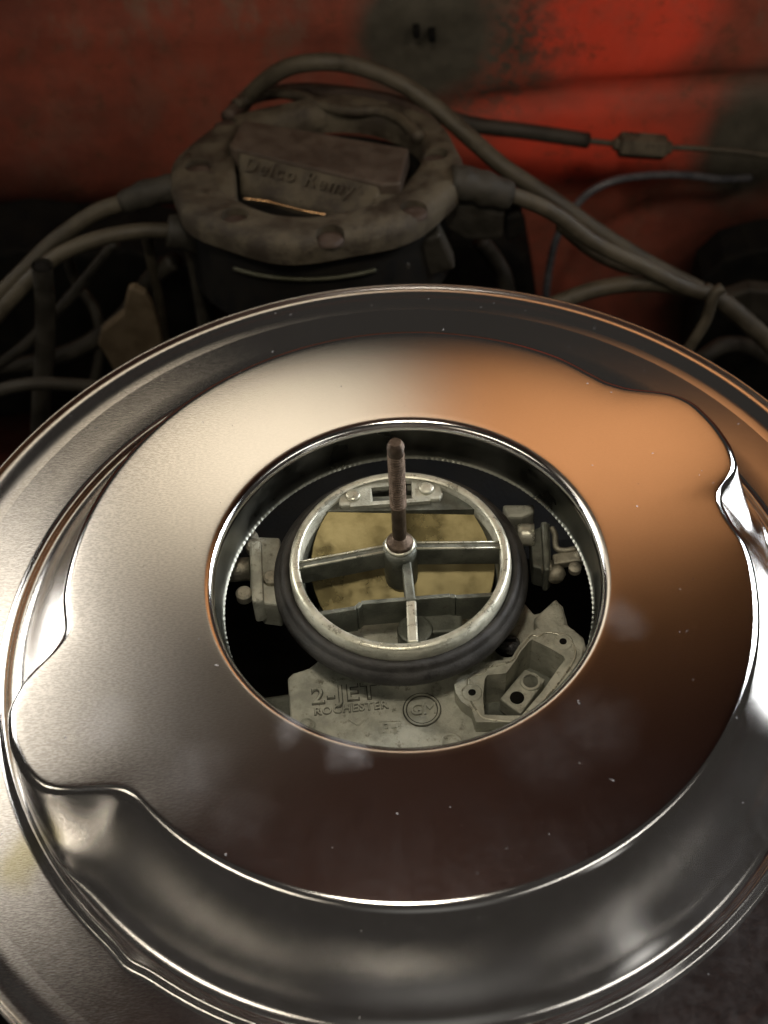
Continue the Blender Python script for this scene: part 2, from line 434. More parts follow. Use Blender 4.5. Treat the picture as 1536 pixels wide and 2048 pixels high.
def build_pan():
    root = thing('air_cleaner_base', 'round chromed air cleaner base with two side lugs and a big centre hole', 'air cleaner pan')
    # (radius as blend a*Rp + b, z)
    prof = []
    prof += [('c', .0660 - .0035 * math.cos(q), -.0035 + .0035 * math.sin(q)) for q in np.linspace(0, math.pi / 2, 10)] + [('c', .0680, 0.0), ('c', .0700, 0.0)]
    for k in range(1, 25): prof.append(('p', k / 24.0, -0.0003 * (k / 24.0) ** 5))
    # rounding of the plateau edge (radius 3.4 mm), angle 0 -> 62 deg
    R = .0042; A0 = rad(2)
    for k in range(1, 12):
        a = A0 + (rad(61) - A0) * k / 11
        prof.append(('e', -R * math.sin(rad(61)) + R * math.sin(a), -0.0003 - R * (math.cos(A0) - math.cos(a))))
    ze = prof[-1][2]
    # concave wall: from (Rp, ze) to (R2, ZW)
    nW = 26
    for k in range(1, nW + 1):
        t = k / nW
        prof.append(('w', t, ze + (ZW - ze) * (1.29 * t if t < .55 else 1 - 1.29 * .5 * (1 - t) ** 2 / .45)))
    for dr, z in ((.0008, ZW + .0006), (.0016, ZW + .0013), (.0024, ZW + .0014), (.0032, ZW + .0008), (.0038, ZW - .0004), (.0046, ZW - .0011), (.0060, ZW - .0013)):
        prof.append(('b', .1388 + dr - .002, z))
    prof += [('b', .150, ZW - .0013), ('b', .158, ZW - .0013), ('b', .1612, ZW - .0013)]
    R2 = .1372
    n = 900
    v, f = [], []
    m = len(prof)
    for j in range(n):
        th = 2 * math.pi * j / n
        rp = Rp(th)
        for kd, a, z in prof:
            if kd == 'c' or kd == 'b': r = a
            elif kd == 'p': r = .070 + (rp - R * (math.sin(rad(61)) - math.sin(A0)) - .070) * a
            elif kd == 'e': r = rp + a
            else: 
                bl = rp + (R2 - rp) * (1 - (1 - a) ** 1.0) * 1.0
                r = bl
            if kd == 'b' and a < .1445:
                dd = (math.degrees(th) - 231.5 + 180) % 360 - 180
                r += .0012 * math.exp(-(dd / 2.2) ** 2)
            v.append((r * math.cos(th), r * math.sin(th), z))
    for j in range(n):
        k = (j + 1) % n
        for i in range(m - 1):
            f.append((j * m + i, j * m + i + 1, k * m + i + 1, k * m + i))
    o = link('pan_shell', v, f, 'chrome', root)
    # rolled outer rim
    z = ZW - .0013
    rp_ = [(.1612, z), (.1640, z + .0002), (.1658, z + .0002), (.1676, z - .0001), (.1696, z - .0005), (.1716, z - .0009), (.1732, z - .0009), (.1742, z - .0004), (.1751, z + .0003), (.1758, z + .0005), (.1762, z - .0001), (.1762, z - .0018)]
    vv, ff = revolve(rp_, 720)
    link('rolled_rim', vv, [tuple(reversed(q)) for q in ff], 'chrome', root)
    # collar pressed down from the hole
    cp = [(.0625, -.0035), (.0624, -.0080), (.0621, -.0130), (.0618, -.0160), (.0612, -.0166), (.0608, -.0170), (.0612, -.0176), (.0622, -.0172), (.0634, -.0160), (.0636, -.004)]
    def rf(t, i, r, z):
        if 3 < i < 7: r += 0.00009 * (1 if int(t / (2 * math.pi) * 400) % 2 else -1)
        return r, z
    vv, ff = revolve(cp, 800, rfun=rf)
    link('collar', vv, [tuple(reversed(q)) for q in ff], 'collar', root, ang=50)
build_pan()

# ------------------------------------------------------------------ carburetor
CX, CY = -0.0020, 0.0125
ZR = -0.010
def build_carb():
    root = thing('carburetor', 'grimy cast two barrel carburetor seen through the hole of the chromed pan', 'carburetor')
    # air horn ring
    prof = [(.0335, -.040), (.0335, ZR - .002), (.0342, ZR - .0008), (.0352, ZR), (.0362, ZR - .0002), (.0370, ZR - .0012), (.0372, ZR - .0035), (.0372, ZR - .016)]
    v, f = revolve(prof, 128, (CX, CY))
    link('air_horn', v, [tuple(reversed(q)) for q in f], 'cast', root, ang=60)
    # machined top edge
    v, f = revolve([(.0338, ZR + .0001), (.0344, ZR + .0006), (.0358, ZR + .0006), (.0364, ZR + .0001)], 128, (CX, CY))
    link('horn_lip', v, [tuple(reversed(q)) for q in f], 'machined', root)
    # throat floor
    link('throat', *prism([(CX + .0335 * math.cos(a), CY + .0335 * math.sin(a)) for a in np.linspace(0, 6.28, 60)[:-1]], -.055, -.048), 'dark', root, False)
    v, f = revolve([(.0333, ZR - .006), (.0331, -.048)], 96, (CX, CY))
    link('throat_wall', v, f, 'castdark', root)
    # cross rib with the stud boss
    hub = PZ(800, 1092, ZR)
    L = PZ(592, 1132, ZR - .001); Rr = PZ(1006, 1090, ZR - .001)
    g = G()
    for a, b in ((L, hub), (hub, Rr)):
        g.add(*bar(a, b, .0032, .009))
    bevel(link('cross_rib', g.v, g.f, 'castdark', root, False), .0006)
    g = G()
    for a, b in ((L, hub), (hub, Rr)):
        d = (b - a).normalized(); s = Vector((-d.y, d.x, 0)) * .0012
        for q in (1, -1):
            g.add(*tube([a + s * q + Vector((0, 0, .0001)), b + s * q + Vector((0, 0, .0001))], .00042, 8, 2))
    link('rib_ridge', g.v, g.f, 'machined', root)
    g = G()
    g.add(*revolve([(.0056, -.018), (.0060, -.006), (.0062, -.0012), (.0056, .0002), (.0046, .0006), (.0030, .0004)], 40, (hub.x, hub.y), ZR, cap_top=True))
    link('stud_boss', g.v, [tuple(q) for q in g.f], 'castdark', root)
    v, f = revolve([(.0046, .0004), (.0052, .0010), (.0050, .0016), (.0038, .0018), (.0030, .0016)], 40, (hub.x, hub.y), ZR, cap_top=True)
    link('boss_rim', v, f, 'machined', root)
    # front rib
    A = PZ(812, 1118, ZR - .002); B = PZ(822, 1200, ZR - .0030); Cc = PZ(826, 1283, ZR - .0015)
    bevel(link('front_rib', *bar(A, B, .0033, .009), 'castdark', root, False), .0006)
    bevel(link('front_rib', *bar(B, Cc, .0034, .014), 'machined', root, False), .0006)
    # stepped rear wall of the air horn divider
    zz = ZR - .0035
    P = [PZ(x, y, zz) for x, y in ((640, 1226), (712, 1215), (722, 1205), (815, 1197), (900, 1190), (912, 1193), (990, 1188))]
    g = G()
    for a, b in zip(P[:-1], P[1:]): g.add(*bar(a, b, .0016, .0130))
    bevel(link('divider_wall', g.v, g.f, 'castdark', root, False), .0003)
    g = G()
    d0 = PZ(870, 1235, ZR - .014)
    g.add(*box((d0.x, d0.y, ZR - .020), (.018, .012, .012)))
    g.add(*cyl((PZ(830, 1260, ZR - .014).x, PZ(830, 1260, ZR - .014).y), .006, ZR - .03, ZR - .013, 24))
    bevel(link('venturi_boss', g.v, g.f, 'castdark', root, False), .001)
    # choke plate: flat topped, leaning forward about the shaft
    sh = PZ(800, 1130, ZR - .010)
    xd = (PZ(990, 1098, ZR - .010) - PZ(612, 1128, ZR - .010)).normalized()
    yd = Vector((-xd.y, xd.x, 0))
    til = rad(36)
    up = yd * math.cos(til) + Vector((0, 0, 1)) * math.sin(til)
    nn = xd.cross(up)
    out = []
    rr = .0318
    for a in np.linspace(0, 2 * math.pi, 72, endpoint=False):
        x, y = rr * math.cos(a), rr * math.sin(a)
        y = min(y, .0210); y = max(y, -.018)
        out.append((x, y))
    ed = PZ(778, 1010, ZR - .0030); cc = Vector((CX, ed.y, ed.z)) - up * .0210
    n = len(out)
    v = [cc + xd * x + up * y + nn * .0006 for x, y in out] + [cc + xd * x + up * y - nn * .0006 for x, y in out]
    f = [tuple(range(n)), tuple(reversed(range(n, 2 * n)))] + [(i, n + i, n + (i + 1) % n, (i + 1) % n) for i in range(n)]
    bevel(link('choke_plate', v, f, 'brass', root, False), .0003)
    # back bracket with two rivets
    za = ZR - .0010
    g = G()
    g.add(*prism([PZ(x, y, za) for x, y in ((676, 975), (742, 962), (746, 1006), (678, 1012))], za - .006, za))
    g.add(*prism([PZ(x, y, za) for x, y in ((822, 958), (880, 958), (886, 988), (880, 998), (824, 1000))], za - .006, za))
    bevel(link('choke_bracket', g.v, g.f, 'cast', root, False), .0007)
    g = G(); g.add(*bar(PZ(700, 1010, za), PZ(860, 998, za), .0016, .004))
    g.add(*bar(PZ(738, 972, za), PZ(800, 966, za), .0018, .002))
    link('bracket_bar', g.v, g.f, 'cast', root, False)
    for px, py in ((706, 992), (853, 978)):
        p = PZ(px, py, za)
        v, f = revolve([(.0027, 0), (.0027, .0006), (.0022, .0011), (.001, .0013)], 28, (p.x, p.y), za, cap_top=True)
        link('rivet', v, f, 'machined', root)
    # D-shaped land at the back of the horn with a notch in the middle
    yc = PZ(790, 1008, ZR - .003).y - CY
    a0 = math.asin(yc / .0337)
    arc = [(CX + .0337 * math.cos(t), CY + .0337 * math.sin(t)) for t in np.linspace(a0 - .16, math.pi - a0 + .10, 40)]
    arc = arc[:1] + arc[1:]
    land = link('horn_land', *prism(arc, ZR - .008, ZR - .0026), 'castdark', root, False)
    n1, n2 = PZ(742, 972, ZR - .003), PZ(824, 992, ZR - .003)
    carve(land, [box(((n1.x + n2.x) / 2, (n1.y + n2.y) / 2, ZR - .004), (abs(n2.x - n1.x), abs(n1.y - n2.y), .02))])
    bevel(land, .0004)
    # bowl cover
    zb = -.036
    px = [(575, 1356), (586, 1346), (618, 1336), (640, 1318), (700, 1230), (900, 1180), (1050, 1206), (1068, 1228), (1086, 1224), (1112, 1200), (1126, 1212), (1136, 1250), (1168, 1275), (1180, 1330), (1190, 1420), (1010, 1570), (740, 1590), (588, 1540)]
    inner0 = [(974, 1350), (969, 1360), (966, 1395), (969, 1429), (1005, 1431), (1043, 1431), (1085, 1382), (1117, 1336), (1130, 1319), (1127, 1312), (1100, 1296), (1064, 1279), (1058, 1283), (1050, 1293), (1040, 1305), (1033, 1318), (1026, 1328), (1012, 1346), (1000, 1348), (985, 1349)]
    bc = link('bowl_cover', *prism([PZ(x, y, zb) for x, y in px], zb - .020, zb), 'cast', root, False)
    sp = PZ(1015, 1292, zb)
    cc0 = [PZ(x, y, zb + .0065) for x, y in inner0]; mc = sum(cc0, Vector()) / len(cc0)
    carve(bc, [prism([mc + (q - mc) * 1.03 for q in cc0], zb - .0125, zb + .01), cyl((sp.x, sp.y), .0047, zb - .004, zb + .01, 36)])
    bevel(bc, .0012, 3)
    px = [(1066, 1240), (1112, 1198), (1128, 1222), (1134, 1262), (1080, 1275)]
    bevel(link('cover_ear', *prism([PZ(x, y, zb + .004) for x, y in px], zb - .003, zb + .005), 'cast', root, False), .0012, 3)
    px = [(520, 1400), (585, 1390), (600, 1520), (540, 1480)]
    bevel(link('bowl_corner', *prism([PZ(x, y, zb - .02) for x, y in px], zb - .04, zb - .018), 'castdark', root, False), .0015)
    # raised housing with a rectangular cavity: built as a wall ring between outer and inner outline
    zt = zb + .0065
    outer = [(908, 1366), (911, 1385), (922, 1402), (944, 1418), (952, 1444), (1047, 1446), (1110, 1392), (1162, 1325), (1166, 1290), (1150, 1262), (1130, 1250), (1108, 1256), (1092, 1266), (1074, 1256), (1060, 1268), (1037, 1292), (1022, 1318), (952, 1326), (946, 1346), (920, 1352)]
    inner = [(974, 1350), (969, 1360), (966, 1395), (969, 1429), (1005, 1431), (1043, 1431), (1085, 1382), (1117, 1336), (1130, 1319), (1127, 1312), (1100, 1296), (1064, 1279), (1058, 1283), (1050, 1293), (1040, 1305), (1033, 1318), (1026, 1328), (1012, 1346), (1000, 1348), (985, 1349)]
    def at(lst, z): 
        return [PZ(x, y, zt) * 1 - Vector((0, 0, zt - z)) for x, y in lst]
    g = G(); n = len(outer)
    V = at(outer, zb - .002) + at(outer, zt) + at(inner, zt) + at(inner, zb - .012)
    F = []
    for i in range(n):
        j = (i + 1) % n
        F += [(i, j, n + j, n + i), (n + i, n + j, 2 * n + j, 2 * n + i), (2 * n + i, 2 * n + j, 3 * n + j, 3 * n + i)]
    F.append(tuple(range(3 * n, 4 * n)))
    ho = link('choke_housing', V, F, 'cast', root, False)
    import bmesh
    bm = bmesh.new(); bm.from_mesh(ho.data); bmesh.ops.recalc_face_normals(bm, faces=bm.faces); bm.to_mesh(ho.data); bm.free()
    bevel(ho, .0008)
    # gasket groove line on the housing top
    ol = [Vector(p) for p in at(outer, zt + .0001)]; il = [Vector(p) for p in at(inner, zt + .0001)]
    mid = [a.lerp(b, .42) for a, b in zip(ol, il)]
    g = G(); g.add(*tube(mid + [mid[0]], .00035, 6, 4))
    link('housing_ridge', g.v, g.f, 'machined', root)
    # black cavity floor and the post inside
    link('cavity_floor', *prism(at(inner, zt), zb - .0124, zb - .0119), 'castdark', root, False)
    zp = zb - .0035
    px = [(999, 1397), (1041, 1428), (1092, 1358), (1050, 1336)]
    bevel(link('cavity_post', *prism([PZ(x, y, zp) for x, y in px], zb - .0115, zp), 'cast', root, False), .0008)
    p = PZ(1061, 1364, zp)
    v, f = revolve([(.0026, 0), (.0026, .0007), (.0034, .0007), (.0036, 0)], 28, (p.x, p.y), zp)
    link('post_ring', v, [tuple(reversed(q)) for q in f], 'cast', root, False)
    link('post_bore', *cyl((p.x, p.y), .0025, zp + .0001, zp + .0003, 24), 'castdark', root, False)
    p = PZ(1034, 1396, zp)
    link('post_slot', *cyl((p.x, p.y), .0024, zp + .0001, zp + .0003, 20), 'dark', root, False)
    for x, y in ((944, 1386), (1126, 1284)):
        p = PZ(x, y, zt)
        v, f = revolve([(.00125, .0004), (.0030, .0004), (.0034, 0)], 24, (p.x, p.y), zt)
        link('screw_boss', v, [tuple(reversed(q)) for q in f], 'cast', root, False)
        link('screw_hole', *cyl((p.x, p.y), .00125, zt - .001, zt + .00045, 20), 'dark', root, False)
    # black cover screw in its recess
    p = PZ(1015, 1292, zb)
    v, f = revolve([(.0047, .0003), (.0052, .0008), (.0058, .0002)], 36, (p.x, p.y), zb)
    link('screw_recess', v, [tuple(reversed(q)) for q in f], 'cast', root)
    link('recess_floor', *cyl((p.x, p.y), .0047, zb - .0039, zb - .0035, 30), 'dark', root, False)
    p2 = p + Vector((.0006, -.0004, 0))
    v, f = revolve([(.0036, .0004), (.0036, .0016), (.0031, .0026), (.002, .0033), (.0008, .0036)], 32, (p2.x, p2.y), zb + .0004, cap_top=True)
    sc = link('cover_screw', v, f, 'blacksteel', root)
    link('screw_slot', *box((p2.x, p2.y, zb + .0040), (.0042, .0009, .0006)), 'dark', sc, False)
    # cast lettering
    bx = (PZ(757, 1394, zb) - PZ(624, 1407, zb))
    def up_of(o): return None
    text_mesh('raised_lettering', '2-JET', .0088, .0009, 'cast', root, PZ(624, 1409, zb + .0003), bx, None, (0, 0, 1), .0, .0, spacing=1.15)
    text_mesh('raised_lettering', 'ROCHESTER', .0040, .0006, 'cast', root, PZ(628, 1431, zb + .0003), bx, None, (0, 0, 1), .0, .0, spacing=1.15)
    for o_, s_, z_, q_ in (((624, 1409), '2-JET', .0088, 1.15), ((628, 1431), 'ROCHESTER', .0040, 1.15)):
        text_mesh('grime_outline', s_, z_, .00012, 'grime', root, PZ(*o_, zb + .0001), bx, None, (0, 0, 1), .00035 if z_ > .005 else .00016, .0, spacing=q_)
    gm = PZ(844, 1420, zb)
    v, f = revolve([(.0049, .0002), (.0064, .0002)], 48, (gm.x, gm.y), zb)
    link('grime_outline', v, [tuple(reversed(q)) for q in f], 'grime', root, False)
    text_mesh('raised_lettering', 'GM', .0058, .0007, 'cast', root, gm + Vector((-.0040, -.0022, .0003)), bx, None, (0, 0, 1), .0, .0, .1)
    v, f = revolve([(.0053, 0), (.0054, .0006), (.0059, .0006), (.0060, 0)], 48, (gm.x, gm.y), zb)
    link('raised_circle', v, [tuple(reversed(q)) for q in f], 'cast', root, False)
    text_mesh('raised_lettering', 'FH', .0048, .0004, 'cast', root, PZ(764, 1466, zb + .0003), bx, None, (0, 0, 1), .0, .0)
    g = G()
    for a, b in (((700, 1440), (716, 1450)), ((716, 1450), (726, 1440)), ((758, 1442), (800, 1440)), ((796, 1440), (798, 1452))):
        g.add(*bar(PZ(*a, zb + .0004), PZ(*b, zb + .0004), .0006, .0006))
    link('casting_mark', g.v, g.f, 'cast', root, False)
    for (x, y), r in (((614, 1452), .0028), ((903, 1488), .0036)):
        p = PZ(x, y, zb)
        v, f = revolve([(r, 0), (r, .0008), (r * .85, .0013), (r * .75, .0008), (r * .7, .0004), (.0004, .0004)], 30, (p.x, p.y), zb, cap_top=True)
        link('cover_plug', v, f, 'cast', root)
    # dark body of the carburetor underneath
    g = G()
    g.add(*cyl((CX, CY), .030, -.13, -.045, 40)); g.add(*box((.005, -.015, -.09), (.075, .05, .08)))
    link('carburetor_body', g.v, g.f, 'castdark', root, False)
    # left choke shaft housing
    zl = -.022
    g = G()
    a = PZ(500, 1075, zl); 
    g.add(*prism([PZ(x, y, zl) for x, y in ((498, 1072), (560, 1074), (560, 1210), (520, 1205), (512, 1190), (500, 1180))], zl - .014, zl))
    g.add(*prism([PZ(x, y, zl + .003) for x, y in ((497, 1080), (522, 1080), (527, 1200), (504, 1204))], zl - .010, zl + .003))
    bevel(link('shaft_housing', g.v, g.f, 'cast', root, False), .0010)
    g = G(); g.add(*tube([PZ(432, 1142, zl - .004), PZ(500, 1138, zl - .004)], .0042, 20, 3))
    g.add(*tube([PZ(466, 1066, zl - .002), PZ(500, 1072, zl - .002), PZ(506, 1100, zl - .002)], .0026, 12, 5))
    link('choke_shaft', g.v, g.f, 'steel', root)
    for x, y in ((489, 1192), (508, 1096), (543, 1160)):
        p = PZ(x, y, zl); v, f = revolve([(.0028, 0), (.0028, .0030), (.002, .0037)], 16, (p.x, p.y), zl - .001, cap_top=True)
        link('housing_screw', v, f, 'steel', root, ang=40)
    # right side linkage
    zl = -.024
    g = G(); g.add(*tube([PZ(1035, 1070, zl), PZ(1068, 1070, zl)], .0040, 20, 3))
    link('shaft_stub', g.v, g.f, 'machined', root)
    g = G()
    g.add(*prism([PZ(x, y, zl) for x, y in ((1060, 1058), (1100, 1040), (1104, 1140), (1066, 1130))], zl - .012, zl - .001))
    g.add(*prism([PZ(x, y, zl + .003) for x, y in ((1082, 1042), (1096, 1042), (1100, 1140), (1088, 1140))], zl - .010, zl + .003))
    bevel(link('choke_lever', g.v, g.f, 'castdark', root, False), .0008)
    bevel(link('choke_lever_arm', *prism([PZ(x, y, zl) for x, y in ((1104, 1108), (1130, 1101), (1176, 1097), (1188, 1104), (1186, 1120), (1150, 1122), (1108, 1128))], zl - .0035, zl), 'steel', root, False), .0007)
    g = G(); g.add(*tube([PZ(1103, 1056, zl), PZ(1110, 1070, zl), PZ(1112, 1094, zl), PZ(1126, 1101, zl), PZ(1150, 1098, zl), PZ(1184, 1090, zl)], .0011, 10, 6))
    link('link_rod', g.v, g.f, 'steel', root)
    g = G(); g.add(*tube([PZ(1084, 1146, zl - .003), PZ(1108, 1136, zl - .003), PZ(1112, 1160, zl - .003)], .0030, 12, 5, rf=lambda t: .0022 + .0014 * math.sin(t * 6) ** 2))
    link('linkage_clip', g.v, g.f, 'steel', root)
    for x, y in ((1150, 1134), (1160, 1108)):
        p = PZ(x, y, zl); v, f = revolve([(.0022, 0), (.0022, .002), (.0014, .0026)], 14, (p.x, p.y), zl - .002, cap_top=True)
        link('linkage_pin', v, f, 'steel', root, ang=40)
    g = G(); g.add(*prism([PZ(x, y, -.03) for x, y in ((1004, 1008), (1070, 1008), (1068, 1024), (1044, 1034), (1014, 1034))], -.042, -.03))
    bevel(link('rear_ear', g.v, g.f, 'cast', root, False), .0012)
    # stud
    sroot = root
    base = Vector((hub.x, hub.y, ZR))
    tip = CAM + ray(800, 884) * ((hub.y - CAM.y) / ray(800, 884).y)
    top = tip.z
    prof = [(.0024, .0016)]
    zth = ZR + (top - ZR) * .42
    prof += [(.0024, zth - ZR - .0004), (.0028, zth - ZR)]
    z = zth - ZR
    H = top - ZR
    while z < H - .006:
        prof += [(.00272, z), (.00275, z + .00035), (.00215, z + .00062), (.00215, z + .00085)]; z += .0012
    prof += [(.0026, H - .0055), (.0027, H - .002), (.0023, H - .0007), (.0018, H)]
    v, f = revolve(prof, 32, (hub.x, hub.y), ZR, cap_top=True)
    st = link('air_cleaner_stud', v, f, 'stud', root, ang=35)
    v, f = revolve([(.0044, .0012), (.0046, .0024), (.0040, .0034), (.0030, .0038), (.0024, .0060)], 30, (hub.x, hub.y), ZR, cap_top=True)
    link('stud_collar', v, f, 'stud', root)
build_carb()
def build_gasket():
    zc = ZR - .0085
    prof = [(.0374, .0040), (.0385, .0050), (.0398, .0046), (.0406, .0036), (.0408, .0026), (.0413, .0022), (.0423, .0016), (.0430, .0002), (.0431, -.0018), (.0425, -.0034), (.0410, -.0040), (.0374, -.0042)]
    v, f = revolve(prof, 128, (CX, CY), zc, closed=True)
    o = link('rubber_gasket', v, [tuple(reversed(q)) for q in f], 'rubber')
    tag(o, 'thick black rubber ring gasket seated round the carburetor air horn', 'gasket')
build_gasket()

# ------------------------------------------------------------------ distributor
DC = PZ(632, 336, -.085)
DROT = rad(-14)
def DL(x, y, z=0):
    return Vector((DC.x + x * math.cos(DROT) - y * math.sin(DROT), DC.y + x * math.sin(DROT) + y * math.cos(DROT), DC.z + z))
TILT = rad(12)
DN = Vector((0, math.sin(TILT), math.cos(TILT)))
DXA = Vector((math.cos(DROT), math.sin(DROT), 0)); DXA = (DXA - DN * DXA.dot(DN)).normalized(); DYA = DN.cross(DXA)
def DL(x, y, z=0): return DC + DXA * x + DYA * y + DN * z
def PD(px, py, h):
    d = ray(px, py); o0 = DC + DN * h
    return CAM + d * ((o0 - CAM).dot(DN) / d.dot(DN))
def LD(px, py, h):
    q = PD(px, py, h) - DC
    return Vector((q.dot(DXA), q.dot(DYA), h))
def dxf(v): return [DL(*p) for p in v]
def dprism(P, z0, z1):
    v, f = prism(P, z0, z1)
    return dxf(v), f
def build_distributor():
    root = thing('distributor', 'dusty brown distributor cap with an embossed coil cover in front of the red firewall', 'distributor')
    R = .0735
    def rf(t, i, r, z):
        if i < 8: r += (.0180, .0180, .0180, .0170, .0150, .0120, .0055, .0015)[i] * max(0, math.sin(t + .1)) ** 1.3
        return r + .0012 * math.sin(8 * t + 1) * (1 if i > 3 else 0), z + .0005 * math.sin(5 * t)
    prof = [(.0470, -.013), (.0465, -.006), (.0480, -.0005), (.0510, .0014), (.0550, .0026), (.0640, .0029), (.0695, .0022), (.0722, -.0002), (R, -.0045), (.0725, -.011), (.068, -.013)]
    v, f = revolve(prof, 128, (0, 0), 0, rfun=rf, closed=True)
    ring = link('wire_retainer_ring', v, [tuple(reversed(q)) for q in f], 'cap', root)
    SK = [(470, 433), (660, 467), (828, 416), (870, 312), (396, 332), (450, 243)]
    carve(ring, [cyl((LD(x, y, .002).x, LD(x, y, .002).y), .0066, -.0022, .02, 28) for x, y in SK])
    ring.data.transform(Matrix(((DXA.x, DYA.x, DN.x, DC.x), (DXA.y, DYA.y, DN.y, DC.y), (DXA.z, DYA.z, DN.z, DC.z), (0, 0, 0, 1))))
    ring.data.set_sharp_from_angle(angle=rad(50))
    for px, py in SK:
        p = LD(px, py, .002)
        v, f = revolve([(.0064, -.0022), (.0062, -.0004), (.0050, .0002), (.0020, .0004), (.0005, .0001)], 24, (p.x, p.y), 0, cap_top=True)
        link('terminal_post', dxf(v), f, 'capdark', root)
    # lower cap body seen through the gaps
    v, f = revolve([(.0005, -.012), (.046, -.013), (.064, -.0135), (.066, -.018), (.066, -.034), (.067, -.052)], 80)
    link('cap_body', dxf(v), [tuple(reversed(q)) for q in f], 'dark', root)
    # webs to the left and right of the coil cover, and the folds at the back
    def quad(name, px, z, h, mat, bv=.002):
        P = [LD(x, y, z) for x, y in px]
        return bevel(link(name, *dprism(P, z - h, z), mat, root, False), bv, 3)
    quad('cover_web', [(425, 318), (468, 306), (474, 396), (452, 420), (440, 400), (424, 345)], .001, .012, 'cap')
    quad('cover_web', [(742, 380), (775, 362), (800, 372), (812, 392), (790, 412), (748, 424)], .001, .012, 'cap')
    quad('cover_web', [(440, 262), (478, 238), (482, 256), (452, 300), (436, 292)], .001, .012, 'cap')
    back = [PD(x, y, .001) for x, y in ((470, 210), (530, 184), (590, 190), (640, 210), (700, 222), (760, 222), (806, 242), (838, 276))]
    link('cover_rib', *tube(back, .0032, 12, 8), 'cap', root)
    back = [PD(x, y, -.002) for x, y in ((455, 235), (500, 196), (600, 180), (720, 190), (820, 215), (880, 270))]
    link('cover_rib', *tube(back, .0040, 12, 8), 'capdark', root)
    # coil cover: top slab and sloping lettered front
    zt = .0065
    P = [LD(x, y, zt) for x, y in ((486, 238), (818, 296), (800, 366), (762, 368), (468, 297), (458, 290))]
    bevel(link('coil_cover_top', *dprism(P, -.004, zt), 'capdark2', root, False), .0014, 3)
    a, b = PD(474, 297, zt - .0005), PD(762, 366, zt - .0005)
    d = PD(479, 384, -.008); c = b + (d - a) * .92 - (b - a) * .045
    dn = Vector((0, 0, -.012))
    V = [a, b, c, d]
    mid1, mid2 = d.lerp(c, 0), c
    V += [d + dn, c + dn, a + dn * 1.8, b + dn * 1.8]
    F = [(3, 2, 1, 0), (4, 5, 2, 3), (0, 6, 4, 3), (2, 5, 7, 1), (6, 7, 5, 4)]
    bevel(link('coil_cover_front', V, F, 'cap', root, False), .0030, 4)
    nrm = (b - a).cross(d - a); nrm = -nrm if nrm.z < 0 else nrm
    nrm.normalize()
    xd = (b - a).normalized()
    yd = nrm.cross(xd)
    o0 = a + xd * .0085 - yd * .0104 + nrm * .0001
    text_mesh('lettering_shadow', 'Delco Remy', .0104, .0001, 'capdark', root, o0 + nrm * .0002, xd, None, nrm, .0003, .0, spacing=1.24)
    o0 = o0 + nrm * .0005
    text_mesh('embossed_lettering', 'Delco Remy', .0104, .0011, 'cap', root, o0, xd, None, nrm, .0, .0, spacing=1.24)
    # bright copper strand lying in the gap
    P = [PD(x, y, .0035) for x, y in ((488, 397), (530, 402), (575, 413), (610, 422), (650, 429))]
    link('copper_strand', *tube(P, .0005, 6, 8), 'copper', root)
    # base clamp and lower housing
    def low(name, px, y0, th, mat):
        P = [PY(x, y, y0) for x, y in px]
        n = len(P)
        V = P + [p + Vector((0, th, 0)) for p in P]
        F = [tuple(range(n)), tuple(reversed(range(n, 2 * n)))] + [(i, (i + 1) % n, n + (i + 1) % n, n + i) for i in range(n)]
        o = link(name, V, F, mat, root, False)
        bm = bmesh.new(); bm.from_mesh(o.data); bmesh.ops.recalc_face_normals(bm, faces=bm.faces); bm.to_mesh(o.data); bm.free()
        return bevel(o, .002, 3)
    import bmesh
    yf = DC.y - .055
    P = [DL(.068 * math.cos(t), .068 * math.sin(t), -.0225) for t in np.linspace(rad(-112), rad(-52), 20)]
    link('bright_seam', *tube(P, .0011, 8, 2), 'tarnish', root)
    low('latch_foot', [(528, 500), (600, 512), (612, 560), (572, 566), (540, 548)], yf, .012, 'tarnish2')
    low('vacuum_canister', [(618, 512), (770, 508), (822, 530), (818, 552), (700, 562), (628, 560)], yf, .03, 'boot')
    low('latch_foot', [(820, 490), (880, 470), (912, 540), (850, 556)], yf + .01, .012, 'boot')
    c = PY(566, 533, yf - .003)
    v, f = revolve([(.0045, 0), (.0045, .004), (.003, .005)], 24, (0, 0), 0, cap_top=True)
    link('latch_screw', [Vector((c.x + p[0], c.y - p[2], c.z + p[1])) for p in v], [tuple(reversed(q)) for q in f], 'capdark', root)
M['capdark2'] = grimy('brown_cover_plastic', (0.042, 0.030, 0.022), (0.072, 0.054, 0.040), 0.6, 0.0, 60, 0.5)
M['tarnish2'] = grimy('dull_clamp', (0.05, 0.05, 0.035), (0.09, 0.085, 0.06), 0.5, 0.3, 120, 0.5)
build_distributor()

